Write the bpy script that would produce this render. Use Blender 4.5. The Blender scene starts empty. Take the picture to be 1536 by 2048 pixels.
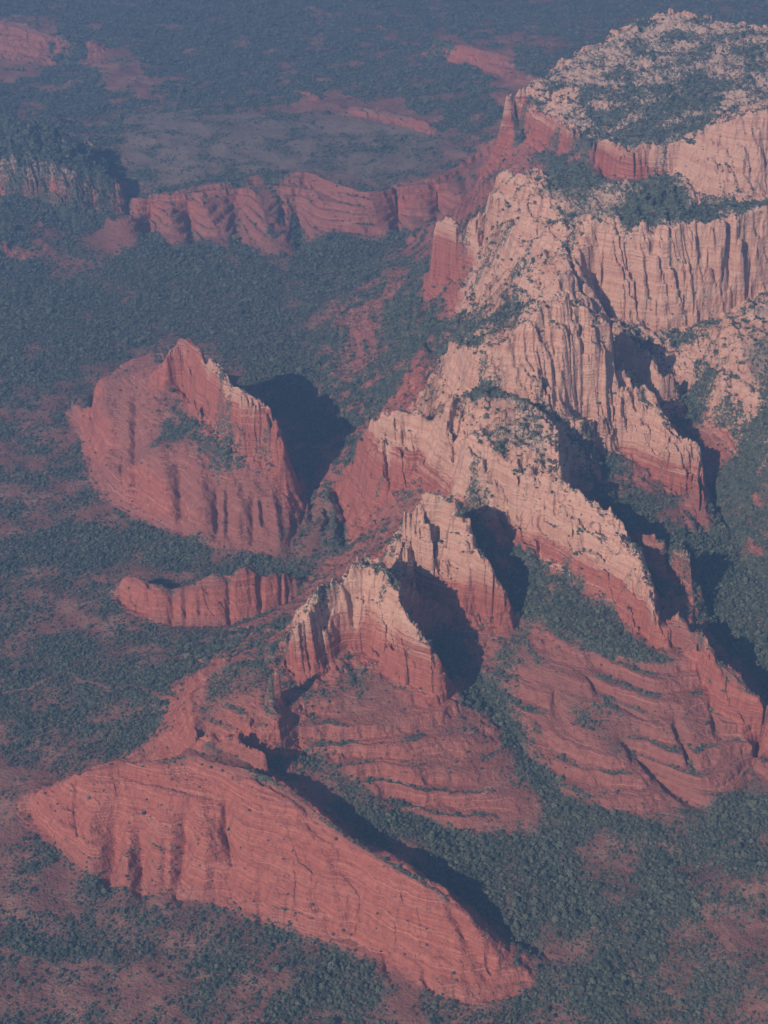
import bpy, math, time
import numpy as np
T00 = time.time()
S = bpy.context.scene
R = math.radians

# ------------------------------------------------------------------ camera, sky, sun, exposure
CAM_H, PITCH, FPX = 2600.0, 33.0, 3349.0            # metres, degrees below level, focal length in photo pixels (1536 x 2048)
SUN_EL, SUN_AZ = 33.5, 40.0                         # sun elevation; light travels towards (sin AZ, cos AZ)
cam_d = bpy.data.cameras.new('camera'); cam = bpy.data.objects.new('camera', cam_d)
S.collection.objects.link(cam); S.camera = cam
cam.location = (0, 0, CAM_H); cam.rotation_euler = (R(90 - PITCH), 0, 0)
cam_d.sensor_fit = 'VERTICAL'; cam_d.sensor_height = 24; cam_d.lens = 24 * FPX / 2048
cam_d.clip_start = 1; cam_d.clip_end = 60000
w = bpy.data.worlds.new('World'); S.world = w; w.use_nodes = True
nt = w.node_tree; nt.nodes.clear()
sky = nt.nodes.new('ShaderNodeTexSky'); sky.sky_type = 'NISHITA'; sky.sun_disc = False
sky.sun_elevation = R(SUN_EL); sky.sun_rotation = R(180 + SUN_AZ); sky.altitude = 1500
bg = nt.nodes.new('ShaderNodeBackground'); bg.inputs[1].default_value = 0.076
ow = nt.nodes.new('ShaderNodeOutputWorld')
nt.links.new(sky.outputs[0], bg.inputs[0]); nt.links.new(bg.outputs[0], ow.inputs[0])
sd = bpy.data.lights.new('sun', 'SUN'); sun = bpy.data.objects.new('sun', sd); S.collection.objects.link(sun)
sd.energy = 4.9; sd.angle = R(0.55); sd.color = (1.0, 0.86, 0.72)
sun.rotation_euler = (R(90 - SUN_EL), 0, R(-SUN_AZ)); sun.location = (0, 0, 4000)
S.view_settings.view_transform = 'Standard'; S.view_settings.look = 'None'
S.view_settings.exposure = 0.33; S.view_settings.gamma = 1
HAZE, HAZE_COL = 0.000080, (0.30, 0.54, 1.0)
PREVIEW = False
try:
    S.cycles.volume_bounces = 0; S.cycles.max_bounces = 4; S.cycles.diffuse_bounces = 2
    S.cycles.use_denoising = True
except Exception: pass

# ------------------------------------------------------------------ survey helpers
cp, sp = math.cos(R(PITCH)), math.sin(R(PITCH))
def P(u, v, z):
    """the point of height z that lies on the sight line through photo pixel (u, v)"""
    a, b = u - 768.0, 1024.0 - v
    dy, dz = b * sp + FPX * cp, b * cp - FPX * sp
    t = (z - CAM_H) / dz
    return np.array([t * a, t * dy, float(z)])
def rise(ut, vt, ub, vb, zb, slope):
    """height of the top of a wall that climbs at the given angle from its foot"""
    B = P(ub, vb, zb); c = 1 / math.tan(R(slope))
    lo, hi = zb, zb + 700
    for _ in range(40):
        m = (lo + hi) / 2; q = P(ut, vt, m)
        if (q[1] - B[1]) > (m - zb) * c: lo = m
        else: hi = m
    return lo
LINES = []
def line(*pts): LINES.append(np.array([P(*p) for p in pts]))
def wall(rows, back=None, cap=13):
    """rows of (top u, top v, foot u, foot v, foot z, slope[, z behind])"""
    T = [P(r[0], r[1], rise(*r[:6])) for r in rows]
    LINES.append(np.array(T)); LINES.append(np.array([P(*r[2:5]) for r in rows]))
    if back:
        n_ = math.hypot(*back); cx_, cy_ = back[0] / n_ * cap, back[1] / n_ * cap
        LINES.append(np.array([t + [cx_, cy_, -3] for t, r in zip(T, rows) if len(r) > 6 and r[6] is not None] or [T[0], T[0]]))
        back = (back[0] + cx_, back[1] + cy_)
        q = [np.array([t[0] + back[0], t[1] + back[1], r[6]]) for t, r in zip(T, rows) if len(r) > 6 and r[6] is not None]
        if len(q) > 1: LINES.append(np.array(q))
    return T
def drop(pts, off, zs):
    """crest given by (u, v, z) plus the hidden foot behind it"""
    T = [P(*p) for p in pts]; LINES.append(np.array(T))
    LINES.append(np.array([[t[0] + off[0], t[1] + off[1], z] for t, z in zip(T, zs)]))

# ---- valley floors and washes
line((-500,2250,0),(400,2180,0),(900,2120,0),(1400,2120,5),(2000,2120,20))
line((-500,1900,0),(0,1850,0),(60,1720,2))
line((-500,1500,0),(0,1500,2),(200,1480,8),(330,1470,20))
line((-500,1300,0),(0,1300,3),(200,1300,8),(400,1300,25),(520,1250,45))
line((-500,1080,0),(0,1080,0),(200,1110,5),(400,1130,5),(560,1150,10),(650,1130,25))
line((-500,900,0),(0,900,3),(100,950,5),(150,1000,8))
line((-500,680,0),(0,690,0),(200,660,0),(400,640,0),(560,620,5),(600,720,15),(680,870,30),(625,900,30),(605,1000,30),(605,1100,25))
line((-500,560,10),(0,560,5),(200,560,0),(450,560,5),(700,540,10),(820,490,20))
line((600,1500,130),(680,1580,100),(780,1650,75),(900,1740,50),(1000,1830,30),(1100,1900,15),(1300,2048,5))
line((1300,1800,20),(1200,1680,40),(1150,1610,55),(1080,1540,75),(1020,1470,95),(960,1390,122),(940,1335,138))
line((1010,1050,262),(1040,1130,225),(1065,1200,200),(1030,1280,170),(1000,1340,150),(975,1400,118))
line((1140,850,350),(1180,900,275),(1250,1000,235),(1320,1085,205),(1345,1160,170),(1400,1210,120),(1480,1300,90),(1540,1400,75),(1500,1560,60),(1450,1650,50),(1380,1750,30))
line((1285,655,400),(1340,700,350),(1385,800,280),(1420,900,235),(1440,1000,195),(1480,1100,130),(1536,1200,110),(1640,1350,80))
line((1480,700,410),(1540,790,385),(1560,900,330),(1530,1000,222),(1620,1060,225))
line((1900,600,470),(1800,1000,300),(1800,1300,180),(1900,1700,90))
line((1430,690,400),(1440,640,440),(1500,620,470),(1600,600,480)); line((1440,760,370),(1536,775,390))
line((1300,1850,30),(1420,1800,50),(1536,1750,60),(1700,1800,60)); line((1350,1950,25),(1450,1900,40),(1600,1950,40))

# ---- red slickrock ridge in front
wall([(60,1596,58,1636,0,62,3),(80,1576,82,1668,0,56,4),(112,1554,112,1692,0,52,6),(150,1534,165,1738,0,46,10),(215,1517,210,1765,0,38,25),(300,1512,300,1790,0,37,50),
      (380,1512,410,1795,0,37,120),(470,1530,500,1835,0,37,None),(545,1560,600,1870,0,37,120),(620,1620,680,1880,0,38,85),(700,1680,760,1915,0,40,70),
      (780,1730,820,1960,0,40,55),(890,1790,890,2000,0,42,42),(960,1860,960,2010,0,42,25),(1020,1925,1040,1985,0,40,12),(1070,1970,1075,1985,0,30,4)], (35,55))
wall([(400,1478,390,1512,172,70),(470,1465,470,1502,180,70),(520,1500,540,1560,150,70,125)], (30,15))
line((400,1330,185),(385,1400,180),(388,1480,185)); line((300,1470,25),(350,1390,45),(380,1320,55))
line((430,1320,200),(500,1330,215),(530,1400,215),(500,1450,205))
drop([(536,1350,296),(545,1347,300),(554,1352,294)], (26,16), (190,190,190)); line((536,1420,225),(553,1437,218)); line((536,1430,215),(553,1447,208))
line((560,1455,195),(570,1400,200),(590,1380,200))

# ---- front butte, its cap and its fan of ledges
wall([(578,1275,575,1345,200,75,None),(600,1240,600,1350,203,75),(640,1188,640,1350,203,70),(690,1150,700,1312,205,59),(735,1124,755,1322,200,55,330),
      (790,1165,800,1355,190,66,215),(830,1250,840,1375,183,75,165),(860,1310,865,1390,178,78,150),(884,1360,884,1395,172,80,140)], (42,36))
line((805,1150,285),(845,1168,240),(900,1240,180),(932,1340,140))
line((600,1400,185),(640,1440,162),(760,1460,152),(880,1460,142),(950,1480,125),(990,1478,112))
line((650,1500,128),(700,1560,100),(760,1600,80),(850,1645,55),(930,1675,45),(1050,1660,45),(1130,1640,48))
line((780,1540,112),(900,1565,98),(1000,1565,84),(1060,1590,70))
line((890,1400,150),(940,1430,135),(1000,1510,100))
# west foot of the front butte
LINES.append(np.array([P(560,1260,60), P(600,1190,55), P(650,1140,40), P(690,1095,40)]))

# ---- second butte
line((690,1135,400),(740,1090,415))
wall([(800,1035,830,1162,262,60,None),(860,992,870,1205,225,60,340),(910,1008,930,1220,212,65,250),(935,1070,965,1225,205,68,240),
      (980,1150,985,1250,190,75,200),(1000,1190,995,1262,180,75,180)], (42,40))
LINES.append(np.array([P(690,1135,400)+[-70,90,-320], P(740,1090,415)+[-80,90,-300], P(800,1035,450)+[-80,90,-280]]))

# ---- third ridge
wall([(930,905,905,995,300,70),(1000,930,1000,1060,265,60),(1050,945,1040,1095,255,55),(1118,960,1100,1135,240,50,300),(1170,998,1150,1165,228,50,215),
      (1215,1022,1190,1190,220,50,250),(1240,1065,1225,1215,212,52,235),(1270,1112,1260,1245,205,60,222),(1292,1165,1290,1270,200,70,195),(1312,1240,1312,1302,190,78,150)], (40,30))
line((895,790,480),(960,780,500),(1030,800,490),(1100,832,470),(1115,870,445),(1119,950,420))
line((930,870,440),(1000,880,445),(1070,900,440))
LINES.append(np.array([P(1100,832,470)+[45,30,-150], P(1115,870,445)+[50,20,-170], P(1119,950,420)+[50,20,-190]]))
wall([(715,885,700,945,140,70,110),(762,832,750,1010,140,72,120),(800,830,790,985,175,72,190),(840,832,850,940,260,65,300)], (15,50))
line((850,960,235),(900,985,270)); line((800,1000,185),(740,1060,110),(700,1090,60)); line((860,1000,225),(900,1000,262))
drop([(1278,1065,300),(1310,1068,308),(1350,1085,306),(1390,1110,300)], (24,26), (235,225,215,205)); line((1305,1100,240),(1340,1138,232),(1388,1166,222))

# ---- fourth ridge, its fins and the cracked cliffs
wall([(895,685,858,800,330,60),(960,705,960,778,485,55),(1010,690,1030,798,470,60),(1060,640,1070,815,440,60),(1115,588,1122,832,418,60),(1165,615,1165,836,400,60),
      (1215,650,1205,835,385,62,380),(1240,735,1218,868,320,60,320),(1300,790,1280,925,250,60,255),(1340,868,1330,985,205,70,210),(1392,897,1395,1005,180,80,170),
      (1402,1000,1402,1050,165,60,150),(1420,1060,1425,1080,150,50,140)], (45,28))
wall([(1250,665,1245,720,370,78,360),(1290,720,1270,770,330,78,300),(1320,755,1305,795,310,78,285),(1348,752,1345,803,290,82,265)], (26,22))
# ---- right ridge with small towers, slopes below the third ridge
wall([(1352,1222,1350,1300,195,80,120),(1372,1262,1374,1310,190,78,118),(1396,1260,1398,1340,178,80,112),(1440,1330,1430,1400,155,70,98),(1500,1385,1480,1470,120,60,80),(1570,1440,1540,1540,80,50,60)], (40,32))
line((1100,1250,212),(1200,1290,207),(1300,1325,200),(1360,1340,192))
line((1040,1330,165),(1120,1390,150),(1250,1440,140),(1380,1470,130),(1480,1510,100))
line((1050,1470,110),(1100,1520,88),(1160,1580,68),(1220,1620,55),(1300,1640,50),(1420,1620,55))
line((1150,1450,135),(1240,1520,115),(1300,1570,80)); line((1330,1500,120),(1400,1560,85))
line((1310,1510,100),(1370,1590,65))

# ---- big cliff on the right, plateau and dome above it
wall([(1185,485,1180,622,400,72),(1250,465,1260,650,382,72),(1340,455,1340,662,368,72),(1420,445,1420,650,375,72),(1500,425,1480,610,405,70),(1570,415,1540,570,440,70),(1900,380,1880,530,470,70)])
line((1120,560,560),(1180,480,610))
line((1100,450,640),(1200,440,660),(1300,430,665),(1420,425,650),(1540,400,655))
line((1050,400,665),(1120,340,680),(1200,370,690),(1260,365,705),(1320,350,730),(1370,385,700),(1440,415,655))
LINES.append(np.array([P(1080,300,700)+[60,160,-220], P(1200,366,690)+[20,220,-250], P(1320,350,730)+[20,260,-300], P(1440,412,655)+[20,260,-220], P(1560,400,655)+[20,260,-220], P(1900,360,655)+[20,300,-220]]))
drop([(1080,300,700),(1040,330,655),(1003,348,610)], (-10,60), (520,480,400))
wall([(1003,348,975,430,490,60),(985,400,950,520,385,65),(940,450,930,545,325,78)])
wall([(872,448,868,560,268,82,200),(900,442,905,565,280,82,230),(915,455,930,550,315,80,300)], (10,40)); 
line((1000,520,455),(1060,560,520)); line((950,600,330),(1000,625,420),(1050,620,480)); line((900,620,262),(870,600,230),(850,580,220))
line((850,640,235),(852,700,235),(850,750,255),(838,800,250))
drop([(868,640,250),(895,650,262)], (5,25), (215,235)); line((858,705,205),(892,705,225))
line((830,600,180),(780,560,120),(700,590,60),(620,640,18)); line((640,680,25),(720,680,80),(790,690,150))
line((700,770,50),(760,760,100),(800,770,165)); line((690,860,32),(720,860,60),(790,810,150)); line((740,610,105),(800,650,170)); line((820,540,110),(850,500,90),(880,480,80))

# ---- far mesa on the right
wall([(1010,200,1012,242,400,75),(1100,238,1100,296,420,75),(1180,268,1190,336,435,75),(1245,300,1240,358,445,75),(1310,290,1300,352,460,75),(1380,285,1350,342,470,60),
      (1430,250,1400,390,450,60),(1500,225,1490,402,450,60),(1620,200,1620,385,450,60),(1900,180,1900,360,450,60)])
line((1100,165,552),(1200,200,575),(1350,200,600),(1500,180,640),(1700,150,650))
line((1300,120,640),(1420,120,655),(1300,250,565))
drop([(1010,200,520),(1040,180,540),(1095,150,565),(1130,115,600),(1190,88,625),(1270,40,680),(1350,20,705),(1450,45,690),(1560,50,700),(1900,30,700)], (-70,110), (230,220,200,200,200,180,180,180,180,180))
line((1060,150,250),(1080,100,200),(1150,70,170))

def nline(*pts): line(*[(p[0], p[1], p[2] * (.72 if p[0] < 940 else .72 + .28 * min(1, (p[0] - 940) / 80))) for p in pts])
# ---- plateau in the middle distance with its red spurs
nline((250,395,150),(330,385,170),(390,372,185),(450,368,185),(510,352,197),(620,348,200),(700,380,194),(735,388,188),(800,370,192),(870,360,197),(920,330,210),(960,300,222),(1015,266,242))
nline((395,382,165),(450,380,160),(515,366,160),(620,362,165),(698,398,160),(735,410,150),(800,385,162),(870,376,168),(925,345,180),(965,315,190),(1015,290,205))
nline((262,430,120),(230,500,30)); nline((340,415,130),(340,492,20)); nline((405,400,150),(445,482,20)); nline((512,385,150),(540,470,70),(545,518,12))
nline((640,395,150),(670,455,70),(760,490,18)); nline((840,395,135),(850,445,40)); nline((905,385,150),(928,430,80)); nline((960,350,160),(965,400,120))
nline((290,470,20),(300,430,60)); nline((375,430,60),(388,485,10)); nline((480,415,70),(485,492,8)); nline((590,420,60),(600,500,8)); nline((790,410,80),(805,470,12)); nline((870,400,90),(890,450,30))
nline((300,280,190),(500,255,200),(800,290,210),(940,260,225)); nline((250,320,170),(330,230,180),(600,215,200),(760,235,205))
drop([(700,212,185),(780,222,192),(860,248,195)], (30,120), (140,140,150)); line((700,232,158),(860,262,168))
drop([(870,78,210),(940,95,225),(1040,112,230)], (20,120), (110,110,110)); line((850,110,140),(1000,150,170),(1020,190,230))
drop([(590,185,170),(640,190,175)], (20,90), (100,110))
line((-600,60,140),(250,60,110),(600,60,90),(900,40,90),(1200,10,90)); line((330,120,90),(560,130,100),(760,130,110))
line((-600,-150,100),(800,-150,90),(2200,-150,90)); line((500,180,120),(380,190,120),(280,220,110),(180,260,70))
# ---- hills on the upper left
drop([(-600,240,330),(-100,235,340),(20,236,350),(60,246,325),(100,256,300),(135,262,270),(190,300,200)], (30,80), (170,170,170,160,140,110,100))
wall([(-100,325,-100,400,120,62),(30,318,30,392,120,62),(75,320,90,400,105,62),(130,330,135,420,90,55),(200,340,200,420,80,50),(238,365,235,430,60,50)])
line((240,330,120),(260,380,80),(260,440,25)); line((-100,460,90),(20,470,80),(120,450,50),(200,460,25))
drop([(6,436,130),(20,436,130)], (15,20), (82,80)); line((2,482,78),(22,485,75))
line((-300,520,40),(60,520,25),(140,520,12))
drop([(80,232,150),(100,226,160),(120,236,150)], (25,60), (90,90,90)); line((75,248,105),(125,250,100))
drop([(-50,35,240),(30,40,235),(100,70,215),(190,80,185)], (20,140), (100,100,100,90)); line((-50,110,130),(60,135,125),(110,130,120),(250,140,110))
line((0,160,120),(120,190,105),(200,150,150),(270,120,150),(310,150,110))

# ---- tall red butte on the left with its slickrock apron
T_=wall([(330,706,330,765,225,72),(347,690,347,770,205,72),(355,676,357,772,195,74,45),(400,702,390,815,190,72,45),(440,745,430,872,185,72,45),(480,782,475,902,180,72,45),(530,812,520,915,170,75,40),
      (555,850,560,935,150,78,38),(562,900,572,985,95,75,32)], (60,40))
line((135,833,8),(182,880,8),(183,962,10),(195,997,10),(290,1040,12),(400,1092,14),(500,1100,14),(548,1127,14),(580,1130,14),(584,1050,30))
line((142,796,60),(160,800,64),(172,835,40)); line((186,800,150),(184,850,110)); line((190,768,165),(210,800,150),(230,860,120))
line((190,768,165),(250,726,190),(300,706,205),(330,702,240))
line((380,900,170),(450,950,140),(520,1000,100)); line((572,985,95),(576,1040,60),(566,1100,30)); line((280,900,140),(330,960,105),(420,1030,70),(500,1060,45))
LINES.append(np.array([P(142,796,60)+[-30,50,-55],P(190,768,165)+[-60,80,-162], P(250,726,190)+[-50,110,-187], P(300,706,205)+[-20,130,-200], P(345,690,240)+[0,130,-235], P(355,680,320)+[60,110,-280]]))
drop([(655,985,62),(668,1040,55),(676,1105,40)], (22,10), (30,28,24)); drop([(598,930,55),(608,1000,50),(614,1040,40)], (14,6), (30,28,26)); drop([(640,1020,50),(645,1060,44)], (12,6), (28,26))
# ---- low red fin wall in the left foreground
wall([(247,1165,243,1200,12,50,10),(255,1152,255,1215,12,60,12),(290,1165,300,1240,10,55,12),(340,1182,360,1250,8,50,12),(380,1170,390,1252,8,52,12),(420,1148,430,1254,8,55,12),
      (452,1158,460,1250,8,55,12),(485,1132,490,1240,10,62,14),(525,1152,530,1225,12,60,15),(548,1144,550,1215,15,65,16),(600,1172,600,1195,18,50,20)], (14,32))

# ------------------------------------------------------------------ base height field: membrane through the surveyed lines
X0, X1, Y0, Y1 = -3600.0, 4200.0, 1200.0, 11600.0
def solve():
    steps = [192, 96, 48, 24, 12, 6]
    Z = None
    for h in steps:
        nx, ny = int((X1 - X0) / h) + 1, int((Y1 - Y0) / h) + 1
        acc = np.zeros((ny, nx)); cnt = np.zeros((ny, nx))
        for L in LINES:
            for a, b in zip(L[:-1], L[1:]):
                n = max(2, int(math.hypot(b[0]-a[0], b[1]-a[1]) / (h * .4)) + 2)
                t = np.linspace(0, 1, n)[:, None]; q = a + (b - a) * t
                ix = np.rint((q[:, 0] - X0) / h).astype(int); iy = np.rint((q[:, 1] - Y0) / h).astype(int)
                ok = (ix >= 0) & (ix < nx) & (iy >= 0) & (iy < ny)
                np.add.at(acc, (iy[ok], ix[ok]), q[ok, 2]); np.add.at(cnt, (iy[ok], ix[ok]), 1)
        m = cnt > 0; fix = np.where(m, acc / np.maximum(cnt, 1), 0)
        if Z is None: Z = np.full((ny, nx), 60.0)
        else:
            gy = np.minimum(np.arange(ny) * h / ph, Z.shape[0] - 1.001); gx = np.minimum(np.arange(nx) * h / ph, Z.shape[1] - 1.001)
            iy = gy.astype(int); ix = gx.astype(int); fy = (gy - iy)[:, None]; fx = (gx - ix)[None]
            Z = (Z[iy][:, ix]*(1-fy)*(1-fx) + Z[iy+1][:, ix]*fy*(1-fx) + Z[iy][:, ix+1]*(1-fy)*fx + Z[iy+1][:, ix+1]*fy*fx)
        Z[m] = fix[m]
        for _ in range(400 if h > 50 else (160 if h > 10 else 60)):
            Zp = np.pad(Z, 1, mode='edge')
            N = (Zp[:-2, 1:-1] + Zp[2:, 1:-1] + Zp[1:-1, :-2] + Zp[1:-1, 2:]) * .25
            Z = np.where(m, fix, Z + 1.0 * (N - Z))
        ph = h
    return Z, ph
Z0, GH = solve()
def blur(A, r, n=2):
    for _ in range(n):
        for ax in (0, 1):
            k = 2 * r + 1
            pad = [(0, 0), (0, 0)]; pad[ax] = (r + 1, r)
            c = np.cumsum(np.pad(A, pad, mode='edge'), axis=ax)
            A = (np.take(c, np.arange(k, c.shape[ax]), ax) - np.take(c, np.arange(0, c.shape[ax] - k), ax)) / k
    return A
Zs = blur(Z0, 3)
gy_, gx_ = np.gradient(Zs, GH); SL = np.hypot(gx_, gy_)
print('solved', round(time.time() - T00, 1))
def samp(G, x, y):
    gx = np.clip((x - X0) / GH, 0, G.shape[1] - 1.001); gy = np.clip((y - Y0) / GH, 0, G.shape[0] - 1.001)
    ix = gx.astype(np.int32); iy = gy.astype(np.int32); fx = gx - ix; fy = gy - iy
    return (G[iy, ix]*(1-fx) + G[iy, ix+1]*fx)*(1-fy) + (G[iy+1, ix]*(1-fx) + G[iy+1, ix+1]*fx)*fy


def hit(u, v):
    """where the sight line through a photo pixel meets the base ground"""
    z = np.arange(820.0, -5.0, -2.5)
    a, b = u - 768.0, 1024.0 - v
    dy, dzz = b * sp + FPX * cp, b * cp - FPX * sp
    t = (z - CAM_H) / dzz; x = t * a; y = t * dy
    g = samp(Z0, x, y); k = np.nonzero(g >= z)[0]
    k = k[0] if len(k) else len(z) - 1
    return np.array([x[k], y[k], z[k]])
# ------------------------------------------------------------------ regions of the country (outlines on the ground)
PG = 12.0
pnx, pny = int((X1 - X0) / PG) + 1, int((Y1 - Y0) / PG) + 1
PXX, PYY = np.meshgrid(X0 + np.arange(pnx) * PG, Y0 + np.arange(pny) * PG)
def inside(poly, x, y):
    r = np.zeros(x.shape, bool); n = len(poly)
    bx0, bx1, by0, by1 = poly[:, 0].min(), poly[:, 0].max(), poly[:, 1].min(), poly[:, 1].max()
    m = (x >= bx0) & (x <= bx1) & (y >= by0) & (y <= by1)
    xs, ys = x[m], y[m]; q = np.zeros(xs.shape, bool)
    for i in range(n):
        x1, y1 = poly[i, 0], poly[i, 1]; x2, y2 = poly[(i + 1) % n, 0], poly[(i + 1) % n, 1]
        if y1 == y2: continue
        q ^= ((y1 > ys) != (y2 > ys)) & (xs < (x2 - x1) * (ys - y1) / (y2 - y1) + x1)
    r[m] = q
    return r
def zone(pts, z=None):
    out = []
    for p in pts:
        if len(p) == 2: q = hit(p[0], p[1]) if -700 < p[0] < 2100 and 30 < p[1] < 2090 else P(p[0], p[1], z or 0)
        else:
            q = P(p[0], p[1], p[2])
            if len(p) > 3: q = q + [p[3], p[4], 0]
        out.append(q[:2])
    return np.array(out)
def paint(default, jobs, rad=2):
    A = np.full(PXX.shape, float(default))
    for val, z, pts in jobs: A[inside(zone(pts, z), PXX, PYY)] = val
    return blur(A, rad, 2)
def psamp(G, x, y):
    gx = np.clip((x - X0) / PG, 0, pnx - 1.001); gy = np.clip((y - Y0) / PG, 0, pny - 1.001)
    ix = gx.astype(np.int32); iy = gy.astype(np.int32); fx = gx - ix; fy = gy - iy
    return (G[iy, ix]*(1-fx) + G[iy, ix+1]*fx)*(1-fy) + (G[iy+1, ix]*(1-fx) + G[iy+1, ix+1]*fx)*fy
VEGMAP = paint(.57, [
  (.82,100,[(-1500,180),(-1500,-300),(3000,-300),(3000,150),(900,260),(500,200),(0,260)]),
  (.95,100,[(380,160),(560,140),(620,60),(560,-100),(200,-100),(160,60),(300,110)]),
  (.2,120,[(-200,20),(80,35),(110,100),(60,155),(-200,170)]), (.3,120,[(150,75),(230,95),(335,160),(300,195),(200,150)]), (.1,220,[(590,180),(700,195),(860,232),(850,265),(700,252),(600,212)]), (.1,210,[(870,72),(1040,103),(1040,130),(930,112)]), (.2,110,[(1000,62),(1130,78),(1120,96),(1010,82)]), (.2,150,[(980,120),(1055,130),(1040,195),(1000,190)]),
  (.86,5,[(-600,440),(0,500),(110,560),(200,530),(300,510),(400,520),(560,535),(660,510),(760,500),(860,445),(960,420),(900,500),(800,540),(700,575),(600,640),(640,720),(700,800),(690,860),(640,880),(440,700),(330,665),(150,750),(0,800),(-600,800)]),
  (.93,230,[(-600,240),(40,238),(130,262),(250,340),(240,430),(120,460),(0,520),(-600,560)]),
  (.60,20,[(590,850),(700,870),(700,1120),(590,1130)]),
  (.86,8,[(-300,1075),(0,1075),(200,1050),(350,1065),(440,1100),(540,1130),(640,1120),(620,1165),(560,1150),(400,1150),(250,1128),(120,1140),(0,1165),(-300,1180)]),
  (.72,15,[(-300,1290),(0,1280),(200,1285),(420,1245),(600,1195),(565,1280),(430,1320),(340,1440),(200,1490),(0,1440),(-300,1440)]),
  (.35,5,[(0,1480),(60,1600),(60,1720),(0,1800),(-300,1800),(-300,1500)]),
  (.60,5,[(150,1760),(310,1800),(500,1850),(620,1890),(640,2048),(200,2048)]),
  (.70,3,[(500,1850),(620,1880),(840,2000),(760,2048),(520,2048)]),
  (.90,60,[(930,1330),(1000,1330),(1060,1400),(1130,1480),(1180,1570),(1250,1660),(1400,1660),(1540,1590),(1700,1590),(1700,1740),(1400,1740),(1330,1830),(1300,1960),(1400,2090),(1180,2090),(1080,1930),(950,1830),(880,1750),(740,1640),(600,1520),(630,1490),(740,1570),(850,1650),(930,1690),(1050,1670),(1135,1650),(1060,1560),(1000,1480),(940,1400)]),
  (.55,40,[(1130,1690),(1230,1700),(1300,1780),(1240,1830),(1170,1780)]),
  (.56,30,[(1350,1760),(1540,1730),(1700,1760),(1700,2100),(1420,2100),(1320,1950)]),
  (.40,15,[(1060,1830),(1200,1850),(1180,1960),(1060,1930)]),
  (1.0,110,[(1420,1000),(1540,1000),(1750,1050),(1750,1420),(1536,1400),(1480,1310),(1400,1210),(1330,1140),(1400,1090)]),
  (.80,240,[(1125,835),(1225,880),(1260,960),(1340,1020),(1400,1100),(1390,1200),(1290,1090),(1180,990),(1120,940)]),
  (.85,200,[(925,1010),(1000,1060),(1060,1120),(1130,1150),(1190,1195),(1300,1290),(1250,1345),(1160,1300),(1060,1290),(1010,1250),(985,1150)]),
  (.85,180,[(780,1170),(900,1230),(930,1330),(890,1390),(850,1300)]),
  (.82,300,[(1330,660),(1450,650),(1560,640),(1800,640),(1800,1020),(1560,1000),(1440,1000),(1400,820)]),
  (.9,260,[(1430,960),(1500,860),(1560,860),(1800,900),(1800,1180),(1560,1150),(1470,1090)]),
  (.5,430,[(1420,660),(1480,620),(1800,600),(1800,780),(1480,775)]),
  (.62,480,[(1090,330),(1160,340),(1210,400),(1200,450),(1130,540),(1110,590),(1020,640),(960,600),(960,540),(1060,440),(1120,420)]),
  (1.0,700,[(1232,440),(1260,372),(1320,342),(1390,396),(1440,418),(1540,400),(1540,425),(1340,450)]),
  (1.0,600,[(1100,305),(1130,300),(1190,350),(1190,380),(1120,350)]),
  (.62,580,[(1060,190),(1110,140),(1270,60),(1400,60),(1560,150),(1440,240),(1300,290),(1180,240)]),
  (.85,560,[(1160,230),(1400,180),(1480,160),(1400,250),(1260,295)]),
  (.86,100,[(640,640),(820,560),(900,600),(860,660),(760,780),(640,720)]),
  (.86,260,[(800,640),(900,600),(1000,640),(960,700),(860,700),(780,800),(720,840),(740,780)]),
  (.75,230,[(770,930),(900,930),(905,985),(830,1000),(790,1010)]),
  (.60,195,[(640,1310),(780,1320),(790,1370),(650,1370)]),
  (.75,200,[(400,1310),(480,1300),(570,1300),(575,1350),(500,1370),(430,1370)]),
  (.92,120,[(190,480),(240,395),(510,362),(740,400),(960,330),(1000,330),(960,430),(760,500),(560,530),(400,520),(240,520)]),
  (.15,60,[(192,470),(250,420),(277,408),(275,470),(240,517),(205,500)]), (.15,60,[(308,432),(358,420),(366,490),(330,503)]),
  (.15,60,[(388,370),(430,380),(457,482),(430,494),(405,440)]), (.2,60,[(478,395),(530,358),(535,440),(590,500),(570,522),(510,515),(480,470)]),
  (.22,60,[(615,360),(740,395),(765,440),(760,490),(700,480),(630,460)]), (.2,60,[(800,365),(900,350),(980,290),(1020,280),(950,360),(945,430),(860,445),(820,420)]),
  (.38,190,[(240,220),(600,240),(560,340),(240,345)]),
  (.45,195,[(560,240),(900,270),(880,350),(740,370),(560,340)]),
  (.7,150,[(250,770),(330,720),(400,830),(500,930),(560,1010),(440,970),(300,880)]),
])
# polished red slickrock: smooth, rounded, finely bedded
SLICK = paint(0, [
  (1,60,[(60,1570),(220,1500),(520,1520),(700,1640),(900,1770),(1080,1970),(960,2020),(820,1990),(620,1885),(420,1800),(170,1760),(80,1680)]),
  (1,60,[(640,1400),(900,1400),(1000,1500),(1140,1640),(930,1690),(740,1590),(640,1500)]),
  (1,90,[(1000,1340),(1100,1250),(1350,1310),(1560,1480),(1560,1560),(1430,1650),(1220,1640),(1080,1520)]),
  (1,60,[(130,840),(190,760),(330,700),(430,880),(560,960),(590,1130),(500,1110),(290,1045),(180,970)]),
  (1,10,[(240,1150),(620,1130),(620,1200),(500,1260),(300,1260),(240,1220)]),
  (1,80,[(380,1480),(400,1320),(540,1340),(540,1470)]),
  (1,80,[(700,640),(730,600),(760,620),(740,740),(700,770)]), (1,60,[(595,650),(680,630),(680,655),(600,660)]),
  (0,60,[(250,770),(330,720),(400,830),(500,930),(560,1010),(440,970),(300,880)]),
  (1,80,[(190,500),(240,400),(760,370),(960,330),(960,430),(760,500),(540,530)]),
], 4)
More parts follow.
